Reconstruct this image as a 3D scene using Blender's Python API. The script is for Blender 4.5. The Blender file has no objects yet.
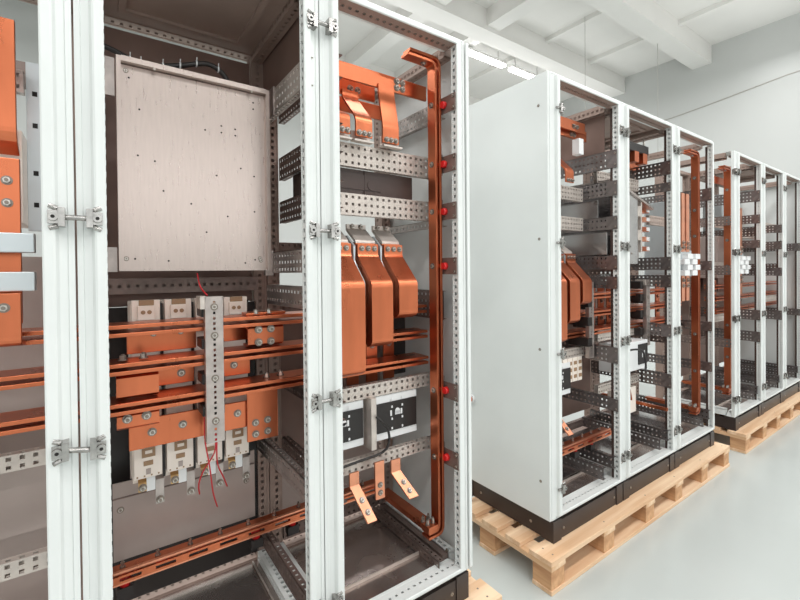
import bpy, bmesh, math, random
from mathutils import Vector, Matrix
random.seed(7)
COL = bpy.context.scene.collection
ZF = 0.244                       # height of the cabinet frames' underside above the floor
ORG = {}

# ------------------------------------------------------------------ materials
def new_mat(name):
    m = bpy.data.materials.new(name); m.use_nodes = True
    nt = m.node_tree; return m, nt, nt.nodes['Principled BSDF']

def mat(name, col, metal=0.0, rough=0.5, var=0.0, scale=(6, 6, 6), bump=0.0, spec=0.5, col2=None, rvar=0.0, detail=4):
    m, nt, b = new_mat(name)
    b.inputs['Base Color'].default_value = (*col, 1)
    b.inputs['Metallic'].default_value = metal
    b.inputs['Roughness'].default_value = rough
    b.inputs['Specular IOR Level'].default_value = spec
    if var or bump or col2 or rvar:
        tc = nt.nodes.new('ShaderNodeTexCoord'); mp = nt.nodes.new('ShaderNodeMapping')
        mp.inputs['Scale'].default_value = scale
        nz = nt.nodes.new('ShaderNodeTexNoise'); nz.inputs['Scale'].default_value = 1.0
        nz.inputs['Detail'].default_value = detail
        nt.links.new(tc.outputs['Object'], mp.inputs['Vector'])
        nt.links.new(mp.outputs['Vector'], nz.inputs['Vector'])
        if var or col2:
            rp = nt.nodes.new('ShaderNodeValToRGB')
            c2 = col2 or tuple(max(0, c * (1 - var)) for c in col)
            c1 = col if col2 else tuple(min(1, c * (1 + var)) for c in col)
            rp.color_ramp.elements[0].position = .33; rp.color_ramp.elements[1].position = .67
            rp.color_ramp.elements[0].color = (*c2, 1); rp.color_ramp.elements[1].color = (*c1, 1)
            nt.links.new(nz.outputs['Fac'], rp.inputs['Fac'])
            nt.links.new(rp.outputs['Color'], b.inputs['Base Color'])
        if rvar:
            mr = nt.nodes.new('ShaderNodeMapRange')
            mr.inputs['To Min'].default_value = rough - rvar; mr.inputs['To Max'].default_value = rough + rvar
            nt.links.new(nz.outputs['Fac'], mr.inputs['Value'])
            nt.links.new(mr.outputs['Result'], b.inputs['Roughness'])
        if bump:
            bp = nt.nodes.new('ShaderNodeBump'); bp.inputs['Strength'].default_value = bump
            bp.inputs['Distance'].default_value = 0.004
            nt.links.new(nz.outputs['Fac'], bp.inputs['Height'])
            nt.links.new(bp.outputs['Normal'], b.inputs['Normal'])
    return m

def emit_mat(name, col, s):
    m, nt, b = new_mat(name)
    b.inputs['Emission Color'].default_value = (*col, 1); b.inputs['Emission Strength'].default_value = s
    b.inputs['Base Color'].default_value = (*col, 1)
    return m

M = dict(
    white=mat('white_powder_coat', (.76, .78, .765), 0, .38, .03, (3, 3, 3)),
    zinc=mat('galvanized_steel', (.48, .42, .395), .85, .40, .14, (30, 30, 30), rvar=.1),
    panel=mat('brushed_bare_metal', (.50, .415, .38), .97, .28, .03, (150, 150, 16.0), rvar=.02, detail=3),
    zincw=mat('pale_punched_steel', (.62, .55, .50), .55, .45, .08, (30, 30, 30)),
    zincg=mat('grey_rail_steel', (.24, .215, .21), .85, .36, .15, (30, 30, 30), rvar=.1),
    shiny=mat('shiny_sheet_steel', (.52, .50, .50), .97, .20, .10, (8, 8, 8), rvar=.06),
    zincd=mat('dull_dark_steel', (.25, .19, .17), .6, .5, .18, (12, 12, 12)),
    inner=mat('shade_brown_frame_steel', (.36, .265, .225), .3, .5, .08, (6, 6, 6)),  # brown carries the shade on undersides and inner frame faces
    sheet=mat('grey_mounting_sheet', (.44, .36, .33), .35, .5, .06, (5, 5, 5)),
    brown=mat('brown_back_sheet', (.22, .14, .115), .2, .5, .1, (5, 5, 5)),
    floorplate=mat('rough_base_sheet', (.46, .39, .36), .85, .26, .16, (6, 6, 6), rvar=.12),
    copper=mat('copper', (.62, .18, .085), .96, .30, .10, (14, 14, 4), rvar=.10),
    copperb=mat('bright_copper', (.84, .35, .21), .9, .30, .10, (14, 14, 14), rvar=.08),
    bolt=mat('plated_bolt', (.58, .54, .50), .95, .32, .25, (90, 90, 90)),
    washer=mat('washer_steel', (.26, .22, .19), .9, .42),
    chrome=mat('chrome_clamp', (.40, .385, .37), .97, .22, .2, (40, 40, 40)),
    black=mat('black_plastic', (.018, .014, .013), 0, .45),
    hole=mat('dark_hole', (.012, .010, .009), 0, .8),
    cover=mat('dark_brown_cover', (.06, .036, .03), 0, .4, .1),
    plinth=mat('plinth_paint', (.036, .025, .023), .0, .36, .12, (4, 4, 4)),
    ivory=mat('ivory_plastic', (.92, .82, .735), 0, .42),
    tan=mat('tan_plastic', (.36, .22, .12), 0, .5),
    brass=mat('brass_tab', (.58, .36, .16), .8, .35),
    red=mat('red_insulator', (.72, .02, .02), 0, .35),
    redwire=mat('red_wire', (.55, .02, .03), 0, .4),
    whiteplastic=mat('white_plastic', (.80, .80, .80), 0, .4),
    bluegrey=mat('zinc_link', (.60, .64, .66), .7, .4),
    wall=mat('wall_paint', (.60, .61, .595), 0, .8, .02, (.6, .6, .6)),
    ceil=mat('ceiling_paint', (.84, .825, .795), 0, .85, .03, (.8, .8, .8)),
    seam=mat('wall_seam', (.42, .40, .37), 0, .8),
    floor=mat('epoxy_floor', (.53, .565, .55), 0, .22, .035, (1.2, 1.2, 1.2)),
    lamp=emit_mat('lamp_diffuser', (1, .98, .95), 9.0),
    lampbody=mat('lamp_housing', (.75, .75, .73), 0, .5),
    woodx=mat('pallet_wood_along', (.90, .66, .45), 0, .62, 0, (1.5, 26, 26), .3, .3, (.70, .43, .25)),
    woody=mat('pallet_wood_across', (.88, .65, .44), 0, .62, 0, (26, 1.5, 26), .3, .3, (.66, .40, .22)),
    woodz=mat('pallet_block_wood', (.74, .44, .24), 0, .66, 0, (22, 2.0, 22), .3, .3, (.46, .23, .11)),
)

# ------------------------------------------------------------------ mesh builder
class MB:
    def __init__(s): s.v = []; s.f = []; s.m = []; s.sm = []; s.mi = 0
    def quad(s, *p, smooth=False):
        i = len(s.v); s.v += [tuple(q) for q in p]; s.f.append(tuple(range(i, i + len(p)))); s.m.append(s.mi); s.sm.append(smooth)
    def box(s, x0, x1, y0, y1, z0, z1):
        i = len(s.v)
        s.v += [(x, y, z) for z in (z0, z1) for y in (y0, y1) for x in (x0, x1)]
        for q in ((0, 2, 3, 1), (4, 5, 7, 6), (0, 1, 5, 4), (2, 6, 7, 3), (0, 4, 6, 2), (1, 3, 7, 5)):
            s.f.append(tuple(i + k for k in q)); s.m.append(s.mi); s.sm.append(False)
        return s
    def cyl(s, p0, p1, r, n=12, r1=None, smooth=True):
        p0 = Vector(p0); p1 = Vector(p1); d = (p1 - p0).normalized()
        a = d.orthogonal().normalized(); b = d.cross(a); r1 = r if r1 is None else r1
        i = len(s.v)
        for k in range(n):
            w = a * math.cos(2 * math.pi * k / n) + b * math.sin(2 * math.pi * k / n)
            s.v += [tuple(p0 + w * r), tuple(p1 + w * r1)]
        for k in range(n):
            j = (k + 1) % n
            s.f.append((i + 2 * k, i + 2 * j, i + 2 * j + 1, i + 2 * k + 1)); s.m.append(s.mi); s.sm.append(smooth)
        s.f.append(tuple(i + 2 * k for k in range(n))[::-1]); s.m.append(s.mi); s.sm.append(False)
        s.f.append(tuple(i + 2 * k + 1 for k in range(n))); s.m.append(s.mi); s.sm.append(False)
        return s
    def tube(s, pts, r, n=8):
        pts = [Vector(p) for p in pts]; i = len(s.v); N = len(pts); up = Vector((.31, .52, .79))
        for k, p in enumerate(pts):
            d = (pts[min(k + 1, N - 1)] - pts[max(k - 1, 0)]).normalized()
            a = d.cross(up).normalized(); b = d.cross(a)
            for q in range(n):
                t = 2 * math.pi * q / n
                s.v.append(tuple(p + (a * math.cos(t) + b * math.sin(t)) * r))
        for k in range(N - 1):
            for q in range(n):
                j = (q + 1) % n
                s.f.append((i + k * n + q, i + k * n + j, i + (k + 1) * n + j, i + (k + 1) * n + q)); s.m.append(s.mi); s.sm.append(True)
        s.f.append(tuple(range(i, i + n))); s.m.append(s.mi); s.sm.append(False)
        s.f.append(tuple(i + (N - 1) * n + q for q in range(n))); s.m.append(s.mi); s.sm.append(False)
        return s
    def ribbon(s, path, wv, t):
        """flat strip along path (list of points), wv = full width vector, t = thickness"""
        P = [Vector(p) for p in path]; W = Vector(wv); N = len(P); i = len(s.v); wn = W.normalized()
        for k in range(N):
            d0 = (P[k] - P[k - 1]).normalized() if k else (P[1] - P[0]).normalized()
            d1 = (P[k + 1] - P[k]).normalized() if k < N - 1 else d0
            n0 = d0.cross(wn); n1 = d1.cross(wn); n = (n0 + n1).normalized()
            off = n * (t / 2 / max(.3, n.dot(n0)))
            s.v += [tuple(P[k] - W / 2 - off), tuple(P[k] + W / 2 - off), tuple(P[k] + W / 2 + off), tuple(P[k] - W / 2 + off)]
        for k in range(N - 1):
            for q in range(4):
                j = (q + 1) % 4
                s.f.append((i + 4 * k + q, i + 4 * k + j, i + 4 * k + 4 + j, i + 4 * k + 4 + q)); s.m.append(s.mi); s.sm.append(False)
        for e in (0, N - 1):
            s.f.append(tuple(i + 4 * e + q for q in range(4))); s.m.append(s.mi); s.sm.append(False)
        return s
    def prism(s, poly, fn, a, b):
        """poly of 2-D points swept from fn(p, a) to fn(p, b)"""
        n = len(poly); i = len(s.v)
        s.v += [tuple(fn(p, a)) for p in poly] + [tuple(fn(p, b)) for p in poly]
        for k in range(n):
            j = (k + 1) % n
            s.f.append((i + k, i + j, i + n + j, i + n + k)); s.m.append(s.mi); s.sm.append(False)
        s.f.append(tuple(range(i, i + n))[::-1]); s.m.append(s.mi); s.sm.append(False)
        s.f.append(tuple(range(i + n, i + 2 * n))); s.m.append(s.mi); s.sm.append(False)
        return s
    def perf(s, o, U, V, lu, lv, cols, rows, hu, hv, t=.002, back=True):
        """plate with real punched holes; front normal U x V, thickness t behind it"""
        o = Vector(o); U = Vector(U); V = Vector(V); N = U.cross(V)
        pu = lu / cols; pv = lv / rows
        for r in range(rows):
            for c in range(cols):
                b = o + U * (c * pu) + V * (r * pv)
                O = [b, b + U * pu, b + U * pu + V * pv, b + V * pv]
                a = b + U * ((pu - hu) / 2) + V * ((pv - hv) / 2)
                I = [a, a + U * hu, a + U * hu + V * hv, a + V * hv]
                i = len(s.v)
                s.v += [tuple(p) for p in O + I] + [tuple(p - N * t) for p in I]
                for k in range(4):
                    j = (k + 1) % 4
                    s.f.append((i + k, i + j, i + 4 + j, i + 4 + k)); s.m.append(s.mi); s.sm.append(False)
                    s.f.append((i + 4 + k, i + 4 + j, i + 8 + j, i + 8 + k)); s.m.append(s.mi); s.sm.append(False)
                if back:
                    i2 = len(s.v); s.v += [tuple(p - N * t) for p in O]
                    for k in range(4):
                        j = (k + 1) % 4
                        s.f.append((i2 + k, i + 8 + k, i + 8 + j, i2 + j)); s.m.append(s.mi); s.sm.append(False)
        return s
    def build(s, name, mats, parent=None, org=None, recalc=True, bevel=0):
        if not isinstance(mats, (list, tuple)): mats = [mats]
        xs = [p[0] for p in s.v]; ys = [p[1] for p in s.v]; zs = [p[2] for p in s.v]
        if parent is not None: base = ORG[parent.name]
        else: base = org or ((min(xs) + max(xs)) / 2, (min(ys) + max(ys)) / 2, min(zs))
        me = bpy.data.meshes.new(name)
        ctr = base if parent is None else ((min(xs) + max(xs)) / 2, (min(ys) + max(ys)) / 2, (min(zs) + max(zs)) / 2)
        me.from_pydata([(p[0] - ctr[0], p[1] - ctr[1], p[2] - ctr[2]) for p in s.v], [], s.f)
        me.polygons.foreach_set('material_index', s.m); me.polygons.foreach_set('use_smooth', s.sm)
        for m in mats: me.materials.append(M[m])
        if recalc:
            bm = bmesh.new(); bm.from_mesh(me); bmesh.ops.recalc_face_normals(bm, faces=bm.faces); bm.to_mesh(me); bm.free()
        o = bpy.data.objects.new(name, me); COL.objects.link(o)
        if parent is not None:
            o.parent = parent; o.location = (ctr[0] - base[0], ctr[1] - base[1], ctr[2] - base[2])
        else: o.location = (base[0], base[1], base[2] + ZF)
        ORG[o.name] = ctr
        if bevel:
            b = o.modifiers.new('bevel', 'BEVEL'); b.width = bevel; b.segments = 2; b.limit_method = 'ANGLE'
        return o

def box(*a): return MB().box(*a)
def empty(name, loc):
    o = bpy.data.objects.new(name, None); COL.objects.link(o)
    o.location = (loc[0], loc[1], loc[2] + ZF); ORG[o.name] = loc; o.empty_display_size = .1
    return o
def tag(o, label, cat, group=None):
    o['label'] = label; o['category'] = cat
    if group: o['group'] = group
    return o
def struct(o): o['kind'] = 'structure'; return o

def kids(o): return [c for c in bpy.data.objects if c.parent == o]
def dup(root, d, label, group=None):
    def rec(o, par):
        c = o.copy(); COL.objects.link(c)
        ORG[c.name] = tuple(a + b for a, b in zip(ORG[o.name], d)); c.parent = par
        for ch in KID.get(o.name, []): rec(ch, c)
        return c
    KID = {}
    for o in bpy.data.objects:
        if o.parent: KID.setdefault(o.parent.name, []).append(o)
    r = rec(root, None)
    r.location = Vector(root.location) + Vector(d)
    r['label'] = label
    if group: r['group'] = group
    return r

BOLT = {}
def bolt(parent, p, axis=(0, -1, 0), r=.008, h=.007, m='bolt', name='bolt'):
    """hexagon head on a washer, sitting on point p and standing out along axis"""
    key = (tuple(axis), r, h, m)
    a = Vector(axis).normalized()
    if key not in BOLT:
        mb = MB(); mb.mi = 1; mb.cyl((0, 0, 0), a * h * .22, r * 1.3, 14); mb.mi = 0; mb.cyl(a * h * .2, a * h, r * .86, 6, smooth=False)
        mb.mi = 1; mb.cyl(a * h, a * h * 1.3, r * .5, 8)
        me = bpy.data.meshes.new('bolt'); me.from_pydata(mb.v, [], mb.f); me.materials.append(M[m]); me.materials.append(M['washer']); me.polygons.foreach_set('material_index', mb.m)
        bm = bmesh.new(); bm.from_mesh(me); bmesh.ops.recalc_face_normals(bm, faces=bm.faces); bm.to_mesh(me); bm.free()
        BOLT[key] = me
    o = bpy.data.objects.new(name, BOLT[key]); COL.objects.link(o)
    b = ORG[parent.name]; o.parent = parent; o.location = (p[0] - b[0], p[1] - b[1], p[2] - b[2])
    ORG[o.name] = tuple(p)
    return o

# ------------------------------------------------------------------ cabinets
PW, RW = .055, .034              # widths of the uprights and of the horizontal members seen from the front
def prof(k):
    """frame moulding: joint edge at y=0 sloping forward to a sealing rim 20 mm in front, grooved inner face"""
    return [(.0015 * k, .020), (.0015 * k, .0), (.012 * k, -.004), (.014 * k, -.001), (.028 * k, -.006), (.033 * k, -.018), (.037 * k, -.020), (.052 * k, -.020), (.055 * k, -.018), (.055 * k, -.014),
            (.035 * k, -.014), (.035 * k, .010), (.055 * k, .010), (.055 * k, .012), (.044 * k, .014), (.044 * k, .020)]
RPROF = [(.0015, .06), (.0015, 0), (.05, 0), (.05, .006), (.026, .006), (.026, .042), (.05, .042), (.05, .06), (.046, .06), (.046, .048), (.010, .048), (.010, .06)]
TPROF = [(.0015, .055), (.0015, .0), (.026, .0), (.026, .008), (.012, .008), (.012, .046), (.026, .046), (.026, .055)]

def post_rail(cab, x0, W, H, D, rear, side):
    Y = (lambda y: D - y) if rear else (lambda y: y)
    mb = MB(); q = RW / PW
    if side in 'LR':
        X = (lambda d: x0 + d) if side == 'L' else (lambda d: x0 + W - d)
        ez = (lambda d: .002) if rear else (lambda d: d * q)
        mb.prism(RPROF if rear else prof(1), lambda p, e: (X(p[0]), Y(p[1]), ez(p[0]) if e == 0 else H - ez(p[0])), 0, 1)
        n = int((H - .1) / .025); U = (0, 0, 1)
        if rear:
            ya, yb = sorted((Y(.0068), Y(.0422)))
            mb.perf((X(.0485), ya, .05), U, (0, 1, 0), H - .1, yb - ya, n, 1, .011, .010, .002, False)
            xa, xb = sorted((X(.009), X(.047)))
            mb.perf((xa, Y(.0585), .05), U, (1, 0, 0), H - .1, xb - xa, n, 1, .011, .010, .002, False)
        else:
            mb.perf((X(PW - .0012), -.0142, .034), U, (0, 1, 0), H - .068, .0244, n, 1, .011, .010, .002, False)
        nm = 'post'
    else:
        Z = (lambda d: d) if side == 'B' else (lambda d: H - d)
        ex = (lambda d: .04) if rear else (lambda d: d / q)
        pf = TPROF if rear else prof(q)[:10] + [(.022, -.012), (.022, .046), (RW, .046), (RW, .055), (.0015, .055)]
        mb.prism(pf, lambda p, e: (x0 + ex(p[0]) if e == 0 else x0 + W - ex(p[0]), Y(p[1]), Z(p[0])), 0, 1)
        n = int((W - .1) / .025); ya, yb = (Y(.046), Y(.008)) if rear else (-.0125, .0465)
        mb.mi = 1
        mb.perf((x0 + .05, ya, Z(.0245 if rear else RW - .001)), (1, 0, 0), (0, 1, 0), W - .1, yb - ya, n, 1, .009, .008, .002, False)
        nm = 'cross_rail'
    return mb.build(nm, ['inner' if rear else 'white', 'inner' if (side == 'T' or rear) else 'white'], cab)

def channel(axis, a0, a1, face, z0, z1, rows=None, fl=.022, s=1, hs=.0095):
    """punched steel C-channel; axis x: web faces -y at y=face; axis y: web faces x at x=face, flanges towards s"""
    L = a1 - a0; h = z1 - z0; n = max(2, int(round(L / .025))); rows = rows or max(1, int(round(h / .026)))
    mb = MB()
    if axis == 'x':
        mb.perf((a0, face, z0), (1, 0, 0), (0, 0, 1), L, h, n, rows, hs, hs, .002)
        mb.box(a0, a1, face + fl, face + fl + .0015, z0, z1)  # back web added to keep the punched holes dark
        for z in (z0, z1 - .002):
            mb.perf((a0, face, z + .002), (1, 0, 0), (0, s, 0), L, fl, n, 1, hs, hs, .002)
    else:
        mb.perf((face, a0, z0), (0, 1, 0), (0, 0, 1), L, h, n, rows, hs, hs, .002)
        for z in (z0, z1 - .002):
            mb.perf((face, a0, z + .002), (0, 1, 0), (s, 0, 0), L, fl, n, 1, hs, hs, .002)
    return mb

def clamp(cab, x, z, left=True, right=True, tilt=0.0, label=None):
    """baying clamp: two cast halves joined by a screw across the joint of two frames"""
    mb = MB(); y = -.014
    halves = ([(-1)] if left else []) + ([1] if right else [])
    for sg in halves:
        dz = tilt * sg
        mb.box(*sorted((x + sg * .018, x + sg * .030)), y - .016, y + .019, z - .020 + dz, z + .020 + dz)
        mb.box(*sorted((x + sg * .028, x + sg * .047)), y - .010, y + .002, z - .014 + dz, z + .014 + dz)
        mb.cyl((x + sg * .038, y - .009, z + dz), (x + sg * .038, y - .017, z + dz), .009, 12)
        mb.cyl((x + sg * .031, y - .004, z + dz - .018), (x + sg * .045, y - .004, z + dz - .024), .006, 8)
        mb.cyl((x + sg * .031, y - .004, z + dz + .018), (x + sg * .045, y - .004, z + dz + .024), .006, 8)
    a = -.020 if left else -.002; b = .020 if right else .002
    mb.cyl((x + a, y - .006, z - tilt), (x + b, y - .006, z + tilt), .006, 12)
    mb.mi = 1
    for sg in halves:
        mb.cyl((x + sg * .038, y - .0169, z + tilt * sg), (x + sg * .038, y - .0175, z + tilt * sg), .004, 6)
    if label: return tag(mb.build('baying_clamp', ['chrome', 'hole'], bevel=.003), label, 'clamp', 'chrome clamps across frame joints')
    return mb.build('baying_clamp', ['chrome', 'hole'], cab, bevel=.003)

CLZ = (1.852, 1.250, .752, .143)
def cabinet(label, x0, W, roof=False, left=False, right=False, back=None, clamps='B', H=2.015, D=.56, ctilt=(0, 0, 0, 0), joint=None):
    cab = tag(empty('switchgear_cabinet', (x0 + W / 2, D / 2, -.1)), label, 'cabinet', 'open steel cabinets standing in three rows')
    for rear in (False, True):
        for sd in 'LRBT': post_rail(cab, x0, W, H, D, rear, sd)
    for sx in (0, 1):
        for top in (0, 1):
            X = (lambda d: x0 + d) if sx == 0 else (lambda d: x0 + W - d)
            Z = (lambda d: d) if top == 0 else (lambda d: H - d)
            mb = MB(); xa, xb = sorted((X(.003), X(.040))); za, zb = sorted((Z(.003), Z(.040)))
            mb.box(xa, xb, .06, D - .06, za, zb)
            n = int((D - .12) / .025); xa, xb = sorted((X(.012), X(.05))); za, zb = sorted((Z(.012), Z(.05)))
            mb.perf((xa, .06, Z(.05)), (0, 1, 0), (1, 0, 0), D - .12, xb - xa, n, 1, .012, .010, .002, False)
            mb.perf((X(.05), .06, za), (0, 1, 0), (0, 0, 1), D - .12, zb - za, n, 1, .012, .010, .002, False)
            mb.build('depth_rail', 'inner' if top else 'white', cab)  # upper rails coloured brown for their shaded undersides
    # plinth
    mb = MB()
    for px in (x0 + .004, x0 + W - .064):
        for py in (.0, D - .06):
            mb.box(px, px + .06, py - .006 if py == 0 else py, py + .06, -.1, -.003)
    mb.box(x0 + .06, x0 + W - .06, -.002, .018, -.097, -.012)
    mb.box(x0 + .06, x0 + W - .06, D - .02, D - .002, -.097, -.012)
    mb.box(x0 + .008, x0 + .026, .055, D - .055, -.097, -.012)
    mb.box(x0 + W - .026, x0 + W - .008, .055, D - .055, -.097, -.012)
    mb.build('plinth', 'plinth', cab)
    for px in (x0 + .085, x0 + W - .085): bolt(cab, (px, -.002, -.055), r=.006, h=.004, name='plinth_screw')
    if left: 
        for py in (.12, D - .12): bolt(cab, (x0 + .008, py, -.055), (-1, 0, 0), r=.006, h=.004, name='plinth_screw')
    # base sheets with a sliding gap
    mb = MB(); mb.box(x0 + .045, x0 + W - .045, .05, .15, .018, .022); mb.box(x0 + .045, x0 + W - .045, .155, D - .05, .012, .016)
    mb.build('base_sheet', 'floorplate', cab)
    box(x0 + .045, x0 + W - .045, .150, .154, .014, .034).build('sheet_lip', 'zincw', cab)
    mb = MB()
    mb.box(x0 + W - .075, x0 + W - .070, .06, .49, .022, .026)
    mb.build('seal_strip', 'zincw', cab)
    if roof:
        mb = MB(); mb.box(x0 + .03, x0 + W - .03, .02, D - .02, H - .022, H - .014)
        a0, a1, b0, b1 = x0 + .10, x0 + W - .10, .11, D - .11
        for (xa, xb, ya, yb) in ((a0, a1, b0, b0 + .02), (a0, a1, b1 - .02, b1), (a0, a0 + .02, b0 + .02, b1 - .02), (a1 - .02, a1, b0 + .02, b1 - .02)):
            mb.box(xa, xb, ya, yb, H - .032, H - .022)
        mb.build('roof_sheet', 'inner', cab)  # shaded underside of the roof put into the colour
    if left: box(x0 - .017, x0 - .003, -.003, D, .004, H - .004).build('side_panel', 'white', cab, bevel=.003)
    if right: box(x0 + W + .007, x0 + W + .022, -.003, D, .004, H - .004).build('side_panel', 'white', cab, bevel=.003)
    if left:
        for z in (1.87, 1.27, .77, .17): bolt(cab, (x0 - .017, .045, z), (-1, 0, 0), r=.005, h=.003, name='panel_screw')
    if back: box(x0 + .05, x0 + W - .05, D - .03, D - .026, back[0], back[1]).build('back_sheet', back[2], cab)
    if clamps:
        for i, z in enumerate(CLZ):
            if clamps == 'B': clamp(cab, x0 + W + .0015, z, True, True, ctilt[i], ('topmost', 'second from top', 'third from top', 'lowest')[i] + ' chrome clamp joining the ' + joint)
            elif clamps == 'L': clamp(cab, x0 + .026, z, False, True)
    return cab

W1, W2 = .578, .600
A0, B0, C0 = -.579, 0.0, .5785
R2 = (1.684, 2.295, 2.913); R3 = (3.945, 4.545, 5.145)
cabA = cabinet('white cabinet frame at the left edge with copper bars and grey sheets', A0, W1, H=1.988, ctilt=(0, .0, -.004, 0), joint='left-edge frame to the metal panel frame', back=(.05, .72, 'sheet'))
cabB = cabinet('white cabinet frame holding the large bare metal panel above busbars', B0, W1, H=1.988, joint='metal panel frame to the earth bar frame', roof=True, back=(1.02, 1.94, 'brown'))
cabC = cabinet('white cabinet frame with tall copper earth bar, end of the near row', C0, .587, H=1.988, right=True, clamps=None)
cabD = cabinet('white cabinet frame with closed side panel at the start of the middle row', R2[0], .610, left=True, joint='first and roofed frames of the middle row')
o = MB().cyl((R2[0] - .017, .475, .445), (R2[0] - .030, .475, .445), .022, 20).build('earth_stud', 'whiteplastic', cabD)
MB().cyl((R2[0] - .0295, .475, .445), (R2[0] - .036, .475, .445), .014, 16).build('copper_core', 'copper', o)
clampsD = [clamp(cabD, R2[0] + .026, z, False, True) for z in CLZ]
cabE = cabinet('white roofed cabinet frame between two others in the middle row', R2[1], .617, roof=True, joint='roofed and end frames of the middle row')
cabF = cabinet('white cabinet frame with chequered terminal blocks ending the middle row', R2[2], .622, clamps=None)
cabG = cabinet('white cabinet frame starting the farthest row on its own pallet', R3[0], W2, joint='first and second frames of the farthest row')
for z in CLZ: clamp(cabG, R3[0] + .0, z, True, True)
cabH = cabinet('second white cabinet frame of the farthest row, beside its starting frame', R3[1], W2, roof=True, joint='second and last frames of the farthest row')
cabI = cabinet('last white cabinet frame of the farthest row, cut by the picture edge', R3[2], W2, right=True, clamps=None)

def brackets(cab, xr, zs, y1=.064, h=.062, red=True, xin=None):
    """plates on the inner face of the right-hand post, each with two screws and a red stand-off insulator"""
    for z in zs:
        o = box(xr - .004, xr, -.0135, y1, z - h / 2, z + h / 2).build('bracket', 'zincd', cab, bevel=.001)
        for y, dz in ((-.003, h * .33), (-.003, -h * .33)): bolt(o, (xr - .004, y, z + dz), (-1, 0, 0), r=.006, h=.004)
        if red:
            MB().cyl((xr - .0035, .045, z), (xr - .018, .045, z), .014, 14, .012).build('insulator', 'red', cab)

def railx(cab, x0, x1, y, z0, z1, m='zincw', rows=None): return channel('x', x0, x1, y, z0, z1, rows).build('punched_rail', m, cab)
def raily(cab, y0, y1, x, z0, z1, m='zinc', s=1, rows=None):
    o = channel('y', y0, y1, x, z0, z1, rows, s=s).build('punched_rail', m, cab)
    return o

# fittings of the near middle cabinet
for z0, z1 in ((1.668, 1.750),): raily(cabB, -.01, .44, .533, z0, z1, m='zincw')
for z in (1.712,):
    box(.527, .533, .255, .30, z - .05, z + .045).build('bracket', 'zinc', cabB)
raily(cabB, .012, .31, .533, 1.128, 1.197); raily(cabB, .03, .36, .533, 1.02, 1.085)
raily(cabB, .0, .50, .533, .449, .510, m='zinc')
raily(cabB, .0, .50, .533, .10, .16, m='zincd')
for y, z in ((.012, 1.18), (.012, 1.145), (.05, 1.07), (.05, 1.04), (.02, 1.70)): bolt(cabB, (.533, y, z), (-1, 0, 0), r=.006, h=.005)
box(.505, .533, .29, .31, 1.12, 1.205).build('bracket', 'zinc', cabB)
box(.055, .08, .19, .20, 1.60, 1.70).build('bracket', 'zinc', cabB)
box(.055, .08, .19, .20, 1.135, 1.20).build('bracket', 'zinc', cabB)
railx(cabB, .055, .527, .45, 1.065, 1.115, 'zincd', 1)
raily(cabB, .0, .5, .05, 1.01, 1.075, s=-1)
raily(cabB, .0, .5, .05, .30, .35, s=-1)
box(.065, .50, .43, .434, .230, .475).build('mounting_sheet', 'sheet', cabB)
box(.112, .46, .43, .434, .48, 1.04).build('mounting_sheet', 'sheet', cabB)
box(.5735, .5765, .06, .50, 1.775, 1.955).build('side_sheet', 'brown', cabB)  # added brown sheet standing in for a dark opening
box(.065, .50, .426, .430, .425, .428).build('sheet_fold', 'zincd', cabB)
for x, z in ((.085, .39), (.47, .37)): bolt(cabB, (x, .43, z), r=.008, h=.004)
box(.05, .533, .50, .504, .05, 1.02).build('back_sheet', 'black', cabB)  # black sheet put in for the dark gap around the switches
# fittings of the near right-hand cabinet
CX0, CX1 = C0 + .052, C0 + .587 - .052
railx(cabC, CX0, CX1, .15, 1.498, 1.578); railx(cabC, CX0, CX1, .15, 1.328, 1.404)
railx(cabC, CX0, CX1, .15, .675, .724, rows=2); railx(cabC, CX0, CX1, .15, .422, .466, rows=2)
raily(cabC, .09, .47, 1.13, 1.72, 1.79, s=1); raily(cabC, .085, .5, 1.13, 1.30, 1.33, s=1)
raily(cabC, .085, .5, 1.13, .94, 1.05, m='zincd', s=1)
for z0, z1 in ((1.498, 1.578), (1.328, 1.404), (.675, .724), (.422, .466)):
    raily(cabC, .0, .50, C0 + .055, z0 - .004, z1 + .004, m='zincd', s=1)
    raily(cabC, .085, .17, 1.13, z0, z1, s=-1)
for z0, z1 in ((1.72, 1.79),): raily(cabC, .0, .50, C0 + .055, z0, z1, m='zincd', s=1)
brackets(cabC, 1.1095, (1.75, 1.529, 1.352, 1.148, .680, .427))
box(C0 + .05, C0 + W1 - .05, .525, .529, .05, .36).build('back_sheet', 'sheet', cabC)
railx(cabC, CX0, CX1, .49, .06, .11, 'zincd', 2)
box(1.09, 1.12, .06, .50, .024, .05).build('base_rail', 'zincd', cabC)
raily(cabC, .03, .50, 1.05, .022, .055, m='zincd', s=1, rows=1)
bolt(cabC, (1.12, .07, .05), (0, 0, 1), r=.006)
box(C0 + .05, C0 + .535, .515, .519, .37, 1.02).build('back_sheet', 'brown', cabC)  # added brown sheet that darkens the depth behind the straps
for z in (1.20, .95): railx(cabC, CX0, CX1, .50, z, z + .05, 'zincd', 2)

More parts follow.
